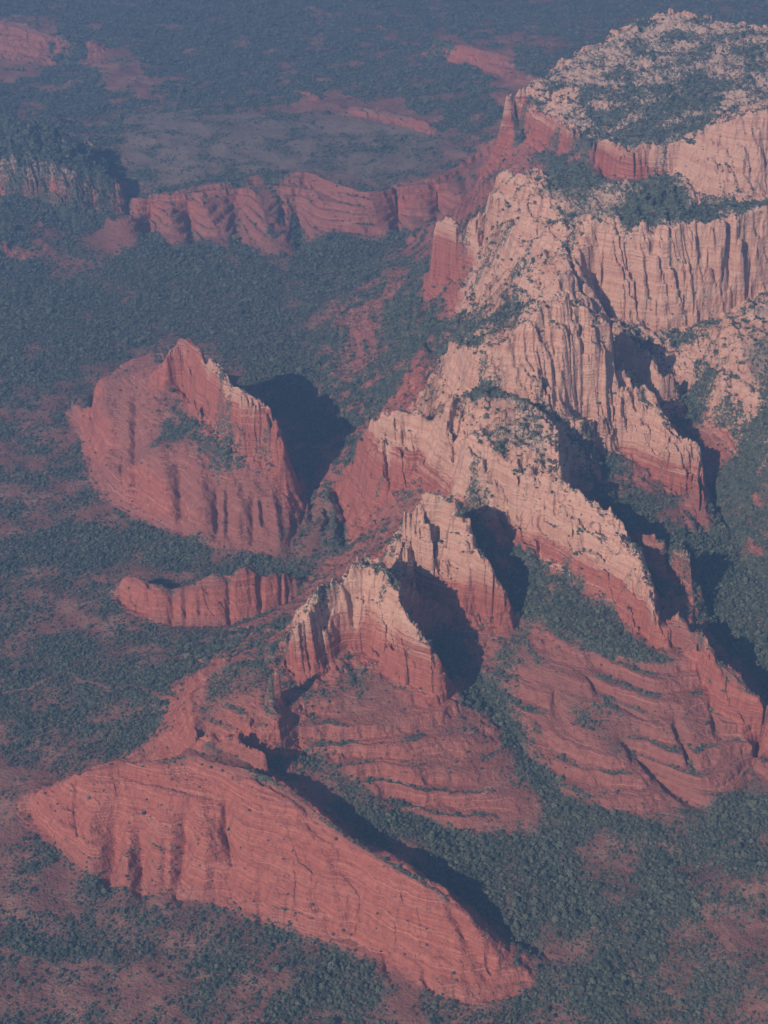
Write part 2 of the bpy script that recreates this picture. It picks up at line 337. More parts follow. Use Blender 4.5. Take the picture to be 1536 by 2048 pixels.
GXX, GYY = np.meshgrid(X0 + np.arange(Z0.shape[1]) * GH, Y0 + np.arange(Z0.shape[0]) * GH)
SOFT = paint(0, [(1,60,[(50,1580),(220,1508),(380,1530),(600,1640),(720,1700),(900,1790),(1080,1970),(960,2030),(820,2010),(620,1900),(420,1810),(170,1770),(70,1690)]),
  (1,60,[(640,1420),(900,1420),(1000,1510),(1140,1650),(930,1700),(740,1600),(640,1510)]), (1,90,[(1000,1350),(1340,1340),(1420,1640),(1220,1650),(1080,1530)]),
  (1,60,[(130,850),(190,780),(330,780),(430,900),(560,960),(590,1140),(500,1120),(290,1050),(180,980)])], 3)
_k = psamp(SOFT, GXX, GYY) * .85; Z0S = Z0 * (1 - _k) + blur(Z0, 3, 2) * _k
_k = psamp(paint(0, [(1,380,[(680,1060),(760,1050),(790,1130),(740,1150),(680,1150)]), (1,690,[(1040,285),(1120,285),(1130,350),(1030,360)]), (1,500,[(990,170),(1060,160),(1060,240),(990,240)])], 3), GXX, GYY)
Z0S = np.where(_k > .3, np.minimum(Z0S, blur(Z0S, 5, 2) + 6), Z0S); del GXX, GYY, _k
LEDG = paint(.75, [
  (.45,60,[(60,1570),(220,1500),(520,1520),(700,1640),(900,1770),(1080,1970),(960,2020),(820,1990),(620,1885),(420,1800),(170,1760),(80,1680)]),
  (.2,60,[(130,840),(190,760),(330,700),(430,880),(560,960),(590,1130),(500,1110),(290,1045),(180,970)]),
  (.2,10,[(240,1150),(620,1130),(620,1200),(500,1260),(300,1260),(240,1220)]),
  (1.2,60,[(600,1370),(920,1390),(1010,1500),(1150,1640),(930,1700),(730,1600),(620,1500)]),
  (1.2,80,[(190,500),(240,380),(760,350),(1020,260),(960,430),(760,500),(540,530)]),
  (1.0,90,[(1000,1340),(1100,1250),(1350,1310),(1560,1480),(1560,1560),(1430,1650),(1220,1640),(1080,1520)]),
], 4)
MASS = paint(.35, [(1,300,[(1180,480),(1340,455),(1600,400),(1600,640),(1330,680),(1180,640)]), (1,300,[(570,1250),(690,1140),(760,1110),(890,1370),(880,1400),(570,1350)]),
  (1,400,[(1000,200),(1250,290),(1330,290),(1380,280),(1600,220),(1600,400),(1400,400),(1240,370),(1000,270)])], 3)
FRESH = paint(0, [(.9,60,[(50,1570),(220,1500),(520,1520),(700,1640),(900,1770),(1080,1970),(960,2020),(820,1990),(620,1885),(420,1800),(170,1760),(80,1680)]),
  (.6,60,[(380,1500),(400,1320),(560,1300),(600,1500)]), (.5,60,[(600,1360),(920,1390),(1010,1500),(1150,1640),(930,1700),(730,1600),(620,1500)])], 4)
FRESH = np.clip(FRESH, 0, 1)
PALE = paint(0, [(.6,150,[(640,640),(820,560),(960,600),(960,700),(860,700),(780,800),(720,840),(720,720)]), (.6,400,[(1100,330),(1200,440),(1110,590),(960,600),(970,540),(1060,440)]), (.5,200,[(925,1010),(1060,1120),(1290,1280),(1160,1300),(1000,1200)]),(1,190,[(240,220),(600,230),(900,250),(880,350),(740,375),(620,345),(510,350),(240,380)]), (.6,300,[(1330,660),(1450,650),(1800,640),(1800,1020),(1560,1000),(1440,1000),(1400,820)]), (.7,190,[(400,1310),(480,1300),(570,1300),(500,1370)])], 4)
# where the pale cap beds start, relative to the usual height
CREAMZ = paint(0, [
  (110,230,[(1262,1060),(1400,1090),(1405,1180),(1330,1160),(1275,1100)]),
  (300,450,[(1000,190),(1100,220),(1250,290),(1310,285),(1370,280),(1360,360),(1240,370),(1000,260)]),
  (190,400,[(860,430),(950,430),(950,560),(840,600)]),
  (-95,150,[(-600,240),(130,250),(260,340),(240,440),(-600,440)]),
  (88,220,[(330,660),(600,820),(600,1000),(330,800)]),
  (70,300,[(1180,480),(1340,455),(1560,420),(1560,640),(1330,670),(1180,640)]),
], 6)

# ------------------------------------------------------------------ noise
rng = np.random.default_rng(7)
PERM = np.tile(rng.permutation(1024), 3).astype(np.int32)
ANG = rng.uniform(0, 2*np.pi, 1024); GX, GY = np.cos(ANG).astype(np.float32), np.sin(ANG).astype(np.float32)
def perlin(x, y, seed=0):
    x = x + seed * 37.17; y = y + seed * 91.73
    xi = np.floor(x); yi = np.floor(y); fx = (x - xi).astype(np.float32); fy = (y - yi).astype(np.float32)
    xi = xi.astype(np.int32) & 1023; yi = yi.astype(np.int32) & 1023
    u = fx*fx*fx*(fx*(fx*6-15)+10); v = fy*fy*fy*(fy*(fy*6-15)+10)
    a = PERM[xi] ; b = PERM[(xi + 1) & 1023]
    def g(h, dx, dy): return GX[h] * dx + GY[h] * dy
    n00 = g(PERM[a + yi], fx, fy); n10 = g(PERM[b + yi], fx-1, fy)
    y1 = (yi + 1) & 1023
    n01 = g(PERM[a + y1], fx, fy-1); n11 = g(PERM[b + y1], fx-1, fy-1)
    return (n00*(1-u) + n10*u)*(1-v) + (n01*(1-u) + n11*u)*v * 1.0
def fbm(x, y, scale, octs=4, seed=0, gain=.5):
    s = 0; a = 1
    for k in range(octs):
        s = s + a * perlin(x / scale, y / scale, seed + k * 3); scale *= .5; a *= gain
    return s * 1.5
def sst(a, b, x):
    t = np.clip((x - a) / (b - a), 0, 1); return t * t * (3 - 2 * t)
def terrace(z, p, k):
    f = z / p; i = np.floor(f); t = f - i
    return p * (i + t ** k / (t ** k + (1 - t) ** k))

# ------------------------------------------------------------------ detailed ground
STROKES = []
def stroke(pts, depth, width):
    q = np.array([hit(*p)[:2] for p in pts]); STROKES.append((q, depth, width))
def carve(x, y):
    out = np.zeros(x.shape); rib = np.zeros(x.shape)
    wx = 5 * perlin(x / 30, y / 30, 140); xw = x + wx
    for q, dep, wd in STROKES:
        m = (x > q[:, 0].min() - 3*wd) & (x < q[:, 0].max() + 3*wd) & (y > q[:, 1].min() - 3*wd) & (y < q[:, 1].max() + 3*wd)
        if not m.any(): continue
        px, py = xw[m], y[m]; best = np.full(px.shape, 1e9); tb = np.zeros(px.shape); n = len(q) - 1
        for i in range(n):
            a, b = q[i], q[i + 1]; d = b - a; L2 = max(d @ d, 1e-6)
            t = np.clip(((px - a[0]) * d[0] + (py - a[1]) * d[1]) / L2, 0, 1)
            ds = np.hypot(px - a[0] - t * d[0], py - a[1] - t * d[1]); w_ = ds < best
            best[w_] = ds[w_]; tb[w_] = (i + t[w_]) / n
        e = dep * np.exp(-(best / wd) ** 2) * (.25 + .75 * np.sin(np.pi * np.clip(tb * .8 + .15, 0, 1)))
        if dep > 0: out[m] = np.maximum(out[m], e)
        else: rib[m] = np.minimum(rib[m], e)
    return out + rib
# gullies and clefts one can tell apart
for p_ in [
 ([(228,1630),(232,1690),(215,1775)],34,20), ([(283,1680),(284,1740),(280,1795)],26,16), ([(372,1640),(368,1700),(358,1790)],34,16), ([(120,1600),(150,1610),(160,1650)],18,10), ([(175,1640),(180,1700),(190,1760)],-16,22), ([(258,1650),(255,1700),(250,1780)],-14,18), ([(325,1660),(325,1720),(325,1790)],-16,24), ([(410,1640),(410,1720),(410,1800)],-14,22), ([(480,1545),(560,1580),(640,1640)],7,6), ([(240,1545),(330,1575),(420,1590)],9,6), ([(250,1605),(330,1615)],8,7), ([(600,1640),(680,1700),(760,1760)],6,5), ([(455,1600),(452,1650),(468,1715)],34,11),
 ([(150,1605),(155,1640),(120,1650)],16,12), ([(330,1700),(330,1780)],14,9), ([(520,1760),(530,1850)],10,12), ([(640,1800),(680,1880)],10,12), ([(900,1800),(940,1880),(980,1960)],16,12), ([(975,1910),(985,1950)],18,8), ([(770,1890),(775,1950)],14,8), ([(850,1950),(870,1990)],14,8),
 ([(272,790),(270,900),(278,1000)],24,14), ([(360,930),(365,1060)],26,14), ([(432,975),(435,1080)],28,10), ([(505,1000),(508,1080)],28,11), ([(455,970),(456,1070)],14,7), ([(523,1000),(528,1050)],26,9), ([(185,790),(184,850)],26,9), ([(245,910),(246,985)],14,9), ([(300,930),(310,1020)],10,10),
 ([(505,835),(502,905)],26,6), ([(368,720),(370,790)],22,5), ([(470,800),(465,880)],14,5), ([(430,770),(435,850)],10,5),
 ([(210,790),(215,880),(215,955)],-20,22), ([(320,900),(330,1000),(340,1045)],-18,24), ([(400,930),(405,1075)],-16,20), ([(475,980),(478,1080)],-14,14), ([(548,1000),(560,1105)],-16,11), ([(95,1615),(110,1645),(150,1690)],-12,14),
 ([(366,684),(372,740)],34,5), ([(383,692),(392,740)],26,6), ([(412,712),(418,770)],24,6), ([(452,752),(455,810)],28,6), ([(496,796),(500,850)],22,5), ([(541,826),(543,880)],40,7), ([(520,812),(522,850)],16,4),
 ([(345,1184),(345,1215),(345,1245)],26,9), ([(297,1170),(300,1235)],18,7), ([(372,1176),(370,1250)],16,7), ([(457,1160),(460,1245)],30,8), ([(520,1154),(524,1225)],28,7), ([(560,1152),(563,1210)],28,7), ([(400,1190),(400,1250)],8,6), ([(500,1160),(503,1235)],8,6), ([(575,1160),(578,1205)],12,5),
 ([(648,1200),(640,1230),(652,1330)],34,8), ([(700,1160),(705,1220),(715,1270)],12,7), ([(605,1250),(612,1300)],12,6),
 ([(830,1080),(838,1180)],20,6), ([(1085,1060),(1075,1110)],20,7), ([(990,930),(1000,985),(1025,1030)],30,9),
 ([(1055,700),(1058,800)],18,7), ([(1105,680),(1108,760),(1112,825)],22,7), ([(1160,700),(1165,820)],22,8), ([(1220,640),(1235,700),(1270,760)],60,14),
 ([(1140,520),(1165,580),(1200,615)],40,10), ([(1240,470),(1275,560),(1270,640)],40,9), ([(1340,460),(1345,520),(1360,580),(1385,650)],40,8), ([(1290,480),(1300,560),(1320,650)],30,8), ([(1310,480),(1322,560)],20,6), ([(1455,500),(1462,600)],35,8), ([(1420,450),(1440,500)],20,6),
 ([(775,850),(775,900),(780,960)],45,9), ([(808,850),(805,905)],30,7), ([(740,900),(745,960)],20,8),
 ([(1030,210),(1032,240)],26,9), ([(1300,290),(1303,345)],40,14), ([(1210,290),(1212,350)],30,9), ([(1150,260),(1150,290)],20,9), ([(1335,290),(1332,320)],26,9),
 ([(300,420),(295,490)],18,28), ([(378,400),(385,490)],21,26), ([(466,400),(478,490)],24,26), ([(600,400),(602,500)],21,28), ([(790,400),(800,470)],21,26), ([(870,390),(880,440)],21,20), ([(930,350),(950,400)],21,22), ([(560,385),(570,450)],20,12),
 ([(1350,1440),(1385,1540)],22,10), ([(1250,1480),(1330,1560),(1400,1610)],24,16), ([(1160,1340),(1220,1400),(1300,1440)],12,10), ([(1420,1400),(1440,1480)],18,9), ([(1110,1380),(1112,1440)],14,8)]: stroke(*p_)
def cells(x, y, seed):
    """one value per irregular block: flat fracture faces with sharp edges"""
    x = x + seed * 3.7; y = y + seed * 9.1
    xi = np.floor(x).astype(np.int32); yi = np.floor(y).astype(np.int32); best = np.full(x.shape, 9.0, np.float32); val = np.zeros(x.shape, np.float32)
    for a in (-1, 0, 1):
        for b in (-1, 0, 1):
            h = PERM[PERM[(xi + a) & 1023] + ((yi + b) & 1023)]
            dx = (xi + a + .5 + .45 * GX[h] - x).astype(np.float32); dy = (yi + b + .5 + .45 * GY[h] - y).astype(np.float32)
            d = dx * dx + dy * dy; m = d < best; best[m] = d[m]; val[m] = (PERM[h] / 511.5 - 1)[m]
    return val
def height(x, y):
    sk = psamp(SLICK, x, y); rg_ = 1 - sk
    wx = 14*fbm(x, y, 120, 3, 1) + 7*fbm(x, y, 34, 2, 2)
    wy = 14*fbm(x, y, 120, 3, 5) + 7*fbm(x, y, 34, 2, 6)
    # joints: long cracks running away from the camera and a little to the left
    jx = x * .93 + y * .37 + 22*fbm(x, y, 110, 3, 66) + 40*fbm(x, y, 300, 1, 67); jy = -x * .37 + y * .93
    jt = .62*cells(jx / 44, jy / 95, 31) + .34*cells(jx / 17, jy / 42, 33) + .35*perlin(jx / 60, jy / 260, 34) + .22*perlin(jx / 10, jy / 40, 35)
    amp = .45 + 1.1 * sst(-.3, .5, perlin(x / 150, y / 150, 37))
    sl = samp(SL, x, y); rock = sst(.55, 1.3, sl); mid = sst(.20, .45, sl)
    big = perlin(jx / 95, jy / 600, 39)
    xx = x + wx * (.8 - .3*sk); yy = y + wy * (1 - .5*sk) + (23 - 8*psamp(MASS, x, y)) * jt * amp * (rock * (1 - .76*sk) + .10 * sk * mid) + 22 * big * mid * (.5 + .5*sk)
    z = samp(Z0S, xx, yy)
    cz = psamp(CREAMZ, x, y)
    bed = z - cz + 16*fbm(x, y, 60, 3, 77)
    cream = sst(262, 300, bed)
    cr = 1 - np.abs(perlin(jx / 30 + .5*perlin(x/40, y/40, 71), jy / 150, 41)) * 2
    crk = sst(.88, 1.0, cr) * sst(-.1, .25, perlin(x / 70, y / 70, 46))
    z = z - crk * rg_ * (11 * rock + 9 * cream * sst(.15, .5, sl)) * amp
    # a few rounded gullies in the slickrock
    z = z - carve(x, y)
    z = z + sk * sst(.3, .6, sl) * 5 * perlin(jx / 48, jy / 300, 43)
    rg = 1 - np.abs(fbm(x, y, 70, 4, 50)) * 2
    z = z + (rg - .5) * (4.5 * mid + 9 * cream) * (1 - .75*sk)
    blk = terrace(fbm(x, y, 34, 2, 55), .24, 4) + .5 * terrace(fbm(x, y, 15, 2, 56), .3, 4)
    z = z + cream * (9*blk + 5*np.abs(perlin(x/8, y/11, 59)) + 3*perlin(x/5, y/7, 61)) + (1 - cream) * (rg_ * 5 + sk * 1.6) * mid * blk + 1.0 * fbm(x, y, 12, 2, 57) * mid + (7 - 3*sk) * fbm(x, y, 160, 4, 60) * (1 - .6*rock)
    z = z + rg_ * mid * 3 * fbm(x, y, 26, 3, 58)
    # ledges of the bedding
    zb = z + 12 * fbm(x, y, 420, 2, 80) + .035 * x
    lg = psamp(LEDG, x, y); k = lg * mid * (1 - .6 * cream)
    zc_ = z + 34*fbm(x, y, 130, 3, 180) + .1*x; bench = sst(-.1, .3, perlin(x/110, y/110, 184))
    z = z + cream * mid * .7 * bench * (terrace(zc_, 44, 3) - zc_)
    f = zb / 23; led = np.abs(f - np.floor(f) - .5)          # near 0.5: the tread at the top and foot of a ledge
    z = z + k * ((terrace(zb, 23, 3.0) - zb) * .85 * np.minimum(1, .4 + lg * .6) + (terrace(zb, 7.5, 2.5) - zb) * .6)
    ledge = sst(.34, .44, led) * sst(-.2, .15, perlin(x/130, y/130, 84)) * np.clip(lg * 1.2, 0, 1)
    return z, rock, mid, cream, ledge, (bed - 281) / 70

NS, NR = (700, 1500) if PREVIEW else (1250, 2700)
def axis_s():
    core = np.linspace(-.285, .30, NS)
    left = -.285 - np.geomspace(.0008, 2.2, 60)[::-1]; right = .30 + np.geomspace(.0008, 2.2, 60)
    return np.concatenate([left, core, right])
s_ = axis_s(); NC = len(s_)
ycore0, ycore1 = 1950.0, 10400.0
yy_ = np.geomspace(ycore0, ycore1, 3000)
D_ = yy_ * .86 + 1500
sX = np.clip(s_, -.3, .32)[None, :] * D_[:, None]
sYY = np.repeat(yy_[:, None], NC, 1)
zz = samp(Zs, sX, sYY)
dz = np.abs(np.gradient(zz, axis=0) / np.gradient(yy_)[:, None])
wgt = (1 + 1.6 * np.minimum(dz, 2.5)) / (yy_[:, None] + 400)
wgt = (wgt + np.roll(wgt, 1, 1) + np.roll(wgt, -1, 1)) / 3
for _ in range(2):
    k = 12; c = np.cumsum(np.pad(wgt, ((0, 0), (k + 1, k)), mode='edge'), axis=1); wgt = (c[:, 2*k+1:] - c[:, :-2*k-1]) / (2*k+1)
cum = np.cumsum(wgt * np.gradient(yy_)[:, None], axis=0); cum -= cum[0]; cum /= cum[-1]
tt = np.linspace(0, 1, NR)
YC = np.empty((NR, NC))
for j in range(NC): YC[:, j] = np.interp(tt, cum[:, j], yy_)
ylo = np.linspace(-3000, ycore0, 24)[:-1]; yhi = np.geomspace(ycore1 + 8, 24000, 50)
Y = np.concatenate([np.repeat(ylo[:, None], NC, 1), YC, np.repeat(yhi[:, None], NC, 1)])
X = s_[None, :] * (np.maximum(Y, 1200) * .86 + 1500)
NY = Y.shape[0]
Z = np.empty_like(Y); ROCK = np.empty_like(Y, dtype=np.float32); MID = ROCK.copy(); CREAM = ROCK.copy(); LEDGE = ROCK.copy(); BED = ROCK.copy()
for r0 in range(0, NY, 300):
    sl_ = slice(r0, min(NY, r0 + 300))
    Z[sl_], ROCK[sl_], MID[sl_], CREAM[sl_], LEDGE[sl_], BED[sl_] = height(X[sl_], Y[sl_])
print('grid', NY, NC, round(time.time() - T00, 1))

# ------------------------------------------------------------------ materials
def mat(name):
    m = bpy.data.materials.new(name); m.use_nodes = True; t = m.node_tree
    b = t.nodes['Principled BSDF']; b.inputs['Roughness'].default_value = .95; b.inputs['Specular IOR Level'].default_value = .1
    return m, t, b
def rock_material():
    m, t, b = mat('sandstone_country'); N = t.nodes; L = t.links
    def node(k, **kw):
        n = N.new(k)
        for a, v in kw.items(): setattr(n, a, v)
        return n
    geo = node('ShaderNodeNewGeometry')
    def attr(n_): a = node('ShaderNodeAttribute'); a.attribute_name = n_; return a.outputs['Fac']
    def noise(scale, vec=None, detail=4, rough=.6):
        n = node('ShaderNodeTexNoise'); n.inputs['Scale'].default_value = scale; n.inputs['Detail'].default_value = detail; n.inputs['Roughness'].default_value = rough
        L.new(vec if vec else geo.outputs['Position'], n.inputs['Vector']); return n.outputs['Fac']
    def scalev(v, src=None):
        n = node('ShaderNodeVectorMath', operation='MULTIPLY'); L.new(src or geo.outputs['Position'], n.inputs[0]); n.inputs[1].default_value = v; return n.outputs[0]
    def ramp(f, pts):
        n = node('ShaderNodeValToRGB'); e = n.color_ramp.elements
        while len(e) > 1: e.remove(e[-1])
        for i, (p, c) in enumerate(pts):
            q = e[0] if i == 0 else e.new(p); q.position = p; q.color = (*c, 1)
        L.new(f, n.inputs[0]); return n.outputs[0]
    def mix(f, a, c):
        n = node('ShaderNodeMix', data_type='RGBA')
        if isinstance(f, float): n.inputs[0].default_value = f
        else: L.new(f, n.inputs[0])
        for s, i in ((a, 6), (c, 7)):
            if isinstance(s, tuple): n.inputs[i].default_value = (*s, 1)
            else: L.new(s, n.inputs[i])
        return n.outputs[2]
    def math_(op, a, c=None, cl=False):
        n = node('ShaderNodeMath', operation=op, use_clamp=cl)
        for s, i in ((a, 0), (c, 1)):
            if s is None: continue
            if isinstance(s, (float, int)): n.inputs[i].default_value = s
            else: L.new(s, n.inputs[i])
        return n.outputs[0]
    strata = noise(1, scalev((.0016, .0016, .11)), 5, .65)
    fine = noise(1, scalev((.004, .004, .45)), 4, .6)
    patch = noise(.012, None, 5, .6)
    streak = noise(1, scalev((.09, .09, .008)), 4, .6)
    red = ramp(strata, [(.32, (.24, .058, .042)), (.45, (.38, .105, .070)), (.53, (.47, .15, .10)), (.58, (.30, .075, .052)), (.68, (.50, .19, .135))])
    red2 = ramp(fine, [(.35, (.34, .09, .065)), (.55, (.46, .14, .10)), (.66, (.66, .32, .25))])
    red = mix(.4, red, red2)
    cream = ramp(strata, [(.32, (.67, .36, .25)), (.46, (.80, .49, .37)), (.58, (.60, .26, .18)), (.7, (.80, .53, .42))])
    cream = mix(math_('MULTIPLY', streak, .6), cream, (.50, .27, .20))
    red = mix(attr('fresh'), mix(.55, red, (.25, .115, .095)), red)
    cf = math_('ADD', attr('bed'), math_('ADD', math_('MULTIPLY', math_('SUBTRACT', strata, .5), 3.2), math_('MULTIPLY', math_('SUBTRACT', fine, .5), 1.4)))
    cf = math_('ADD', math_('MULTIPLY', cf, 1.7), .45, True)
    mott = noise(.05, None, 6, .7)
    cream = mix(math_('MULTIPLY', mott, .55), cream, (.42, .24, .17))
    red = mix(math_('MULTIPLY', math_('SUBTRACT', streak, .42), 2.2, True), red, (.24, .07, .055))
    lines = noise(1, scalev((.006, .006, .75)), 3, .55)
    red = mix(math_('MULTIPLY', math_('SUBTRACT', lines, .56), 6.0, True), red, (.56, .24, .18))
    rock = mix(cf, red, cream)
    soil = ramp(patch, [(.3, (.17, .072, .058)), (.5, (.24, .105, .083)), (.7, (.33, .17, .13))])
    soil = mix(attr('cream'), soil, (.50, .33, .25))
    soil = mix(attr('pale'), soil, ramp(patch, [(.3, (.14, .10, .08)), (.7, (.24, .175, .14))]))
    base = mix(attr('bare'), soil, rock)
    # low scrub between the trees
    spots = noise(.12, None, 3, .6); spot2 = noise(.35, None, 3, .6)
    vsel = math_('ADD', math_('ADD', attr('veg'), math_('MULTIPLY', math_('SUBTRACT', spots, .5), 1.3)), math_('MULTIPLY', math_('SUBTRACT', spot2, .5), 1.2))
    vm = ramp(vsel, [(.55, (0, 0, 0)), (.72, (1, 1, 1))])
    scrub = ramp(spot2, [(.3, (.045, .062, .05)), (.55, (.085, .10, .078)), (.8, (.17, .165, .13))])
    col = mix(vm, base, scrub)
    L.new(col, b.inputs['Base Color'])
    bh = math_('ADD', math_('MULTIPLY', fine, 1.6), math_('ADD', math_('MULTIPLY', streak, 2.0), math_('MULTIPLY', noise(.16, None, 4, .65), 2.5)))
    def ridged(v, k):
        n = node('ShaderNodeTexNoise'); n.noise_type = 'RIDGED_MULTIFRACTAL'; n.inputs['Scale'].default_value = 1; n.inputs['Detail'].default_value = 4
        L.new(scalev(v), n.inputs['Vector']); return math_('MULTIPLY', n.outputs['Fac'], k)
    rd = math_('ADD', ridged((.055, .055, .016), 1.5), ridged((.03, .03, .14), 1.2))
    bh = math_('ADD', bh, math_('MULTIPLY', rd, math_('ADD', math_('MULTIPLY', attr('cream'), .9), .25)))
    bp = node('ShaderNodeBump'); bp.inputs['Strength'].default_value = .9; bp.inputs['Distance'].default_value = 2.4
    L.new(bh, bp.inputs['Height']); L.new(bp.outputs[0], b.inputs['Normal'])
    return m
M_ROCK = rock_material()

def grid_mesh(name, mask=None, attrs={}):
    """one mesh from the faces of the survey grid picked by the mask"""
    ny, nx = Z.shape
    idx = np.arange(ny * nx, dtype=np.int64).reshape(ny, nx)
    q = np.stack([idx[:-1, :-1], idx[:-1, 1:], idx[1:, 1:], idx[1:, :-1]], -1)
    q = q[mask] if mask is not None else q.reshape(-1, 4)
    used, inv = np.unique(q, return_inverse=True); inv = inv.reshape(-1, 4)
    co = np.stack([X.ravel()[used], Y.ravel()[used], Z.ravel()[used]], 1).astype(np.float32)
    me = bpy.data.meshes.new(name)
    me.vertices.add(len(used)); me.vertices.foreach_set('co', co.ravel())
    me.loops.add(inv.size); me.loops.foreach_set('vertex_index', inv.ravel().astype(np.int32))
    me.polygons.add(len(inv)); me.polygons.foreach_set('loop_start', np.arange(0, inv.size, 4, dtype=np.int32))
    me.update(calc_edges=True)
    for k, A in attrs.items():
        a = me.attributes.new(k, 'FLOAT', 'POINT'); a.data.foreach_set('value', A.ravel()[used].astype(np.float32))
    me.materials.append(M_ROCK)
    o = bpy.data.objects.new(name, me); S.collection.objects.link(o)
    return o
WASHES = [zone(p_) for p_ in [
 [(0,1392),(60,1378),(110,1350),(180,1365),(230,1385),(260,1372),(330,1400)], [(60,2040),(180,1990),(260,1960),(330,1975),(420,1950),(520,1960)], [(0,1900),(110,1935),(200,1930),(300,1985),(380,2048)],
 [(0,900),(70,930),(130,985),(200,1010),(250,1050)], [(0,1220),(90,1235),(150,1215),(230,1260)], [(150,1480),(60,1560),(20,1640),(0,1700)],
 [(500,2048),(540,1990),(530,1930),(560,1890)]]]
def washes(x, y):
    best = np.full(x.shape, 99.0); xw = x + 9 * perlin(x / 40, y / 40, 190) + 4 * perlin(x / 13, y / 13, 191); yw = y + 9 * perlin(x / 40, y / 40, 193)
    for q in WASHES:
        m = (x > q[:, 0].min() - 25) & (x < q[:, 0].max() + 25) & (y > q[:, 1].min() - 25) & (y < q[:, 1].max() + 25)
        if not m.any(): continue
        px, py = xw[m], yw[m]; b_ = best[m]
        for a, b in zip(q[:-1], q[1:]):
            d = b - a; t = np.clip(((px - a[0]) * d[0] + (py - a[1]) * d[1]) / (d @ d), 0, 1)
            b_ = np.minimum(b_, np.hypot(px - a[0] - t * d[0], py - a[1] - t * d[1]))
        best[m] = b_
    return np.exp(-(best / 3.6) ** 2)
def cover(x, y, rock, mid, cream, ledge, flat):
    """how much grows here: the surveyed cover, thinned on steep and polished rock, kept on ledges"""
    sk = psamp(SLICK, x, y); wv = 30 + 50 * sst(5000, 8000, y)
    v = psamp(VEGMAP, x + wv * fbm(x, y, 190, 3, 160), y + 1.6 * wv * fbm(x, y, 190, 3, 165))
    v = v + .32 * fbm(x, y, 120, 4, 90) * (1 + .8*sst(5500, 8000, y)) + .10 * fbm(x, y, 30, 2, 93)
    v0 = v
    v = v * (1 - .95 * rock * (1 - .75 * sst(.55, .85, v))) * (1 - .35 * mid * (1 - sst(.6, .8, v)))
    v = v * (1 - sk * mid * .85) + .75 * ledge * mid * (1 - .5 * rock) * (.35 + .65 * sk) * (1 - .4*cream)
    v = np.maximum(v, mid * flat * (.34 + .45 * v0 + .34 * cream) * (1 - .75 * sk) * (.7 + .6 * fbm(x, y, 40, 3, 97)))
    v = np.maximum(v, sst(7800, 8600, y) * (.72 + .45 * fbm(x, y, 300, 3, 99)))
    v = v * (1 - .9 * washes(x, y))
    return np.clip(v, 0, 1)
VEG = np.empty_like(CREAM)
zy = np.gradient(Z, axis=0) / np.gradient(Y, axis=0); zx = (np.gradient(Z, axis=1) - zy * np.gradient(Y, axis=1)) / np.gradient(X, axis=1)
FLAT = sst(.60, .90, 1 / np.sqrt(1 + zx**2 + zy**2))
for r0 in range(0, NY, 300):
    q = slice(r0, min(NY, r0 + 300)); VEG[q] = cover(X[q], Y[q], ROCK[q], MID[q], CREAM[q], LEDGE[q], FLAT[q])
FRS = np.clip(sst(.1, .8, ROCK) + psamp(FRESH, X, Y), 0, 1); PAL = psamp(PALE, X, Y)
BARE = np.clip(np.maximum(MID, psamp(SLICK, X, Y) * .6), 0, 1)
ATTR = dict(cream=CREAM, bare=BARE, veg=VEG, fresh=FRS, pale=PAL, bed=BED)

# ------------------------------------------------------------------ rock formations, each cut from the ground along its own foot
THINGS = []
def formation(name, label, cat, poly, group=None, parts=()): THINGS.append((name, label, cat, zone(poly), group, [(n_, zone(p)) for n_, p in parts]))

formation('slickrock_ridge', 'long smooth red slickrock ridge with fine bedding lines, lowest and nearest of all the rocks', 'rock ridge',
  [(48,1600,0),(50,1642,0),(78,1676,0),(108,1700,0),(162,1745,0),(210,1772,0),(310,1798,0),(420,1803,0),(500,1845,0),(620,1890,0),(700,1900,0),(760,1925,0),(840,2002,0),(960,2022,0),(1060,1992,0),(1085,1968,0),(1020,1925,40,25,35),(960,1860,75,30,40),(890,1790,100,35,45),(780,1730,130,35,50),(700,1680,150,35,50),(620,1620,170,35,50),(550,1562,185,30,45),(470,1520,185,5,30),(380,1502,180,0,20),(300,1508,170,15,45),(215,1512,150,20,50),(110,1560,70,20,40)])
formation('rock_pinnacle', 'small dark-shadowed red rock pinnacle between the front ridge and the pale front butte', 'rock pinnacle',
  [(520,1440,212),(555,1452,200),(575,1400,195,10,15),(552,1350,285,25,20),(536,1350,285,-15,15)])
formation('rock_knoll', 'humped red slickrock knoll joining the front slickrock ridge to the butte above it', 'rock knoll',
  [(300,1475,20),(380,1505,178),(470,1522,184),(552,1562,180),(600,1500,130),(600,1440,185),(575,1350,198),(500,1320,205),(430,1310,195),(380,1320,50),(345,1390,40)])
formation('sandstone_butte', 'front pale capped butte, its left end cleft, a banded red fan of ledges below', 'butte',
  [(575,1350,198),(600,1440,185),(600,1500,130),(650,1505,127),(700,1565,100),(760,1605,80),(850,1650,54),(930,1682,44),(1050,1668,44),(1140,1645,47),(1060,1568,74),(1000,1495,100),(940,1420,135),(890,1392,165,15,15),(884,1360,200,40,35),(860,1310,230,42,36),(830,1250,290,42,36),(790,1165,360,42,36),(735,1122,392,36,30),(700,1110,398,0,30),(690,1090,398,-30,30),(640,1170,300,-30,30),(570,1240,200,-30,10)],
  parts=[('apron', [(560,1352,195),(640,1352,202),(700,1316,206),(760,1326,200),(805,1362,188),(845,1382,181),(870,1396,176),(910,1405,150),(1200,1600,60),(1100,1720,30),(800,1700,40),(600,1560,100)])])
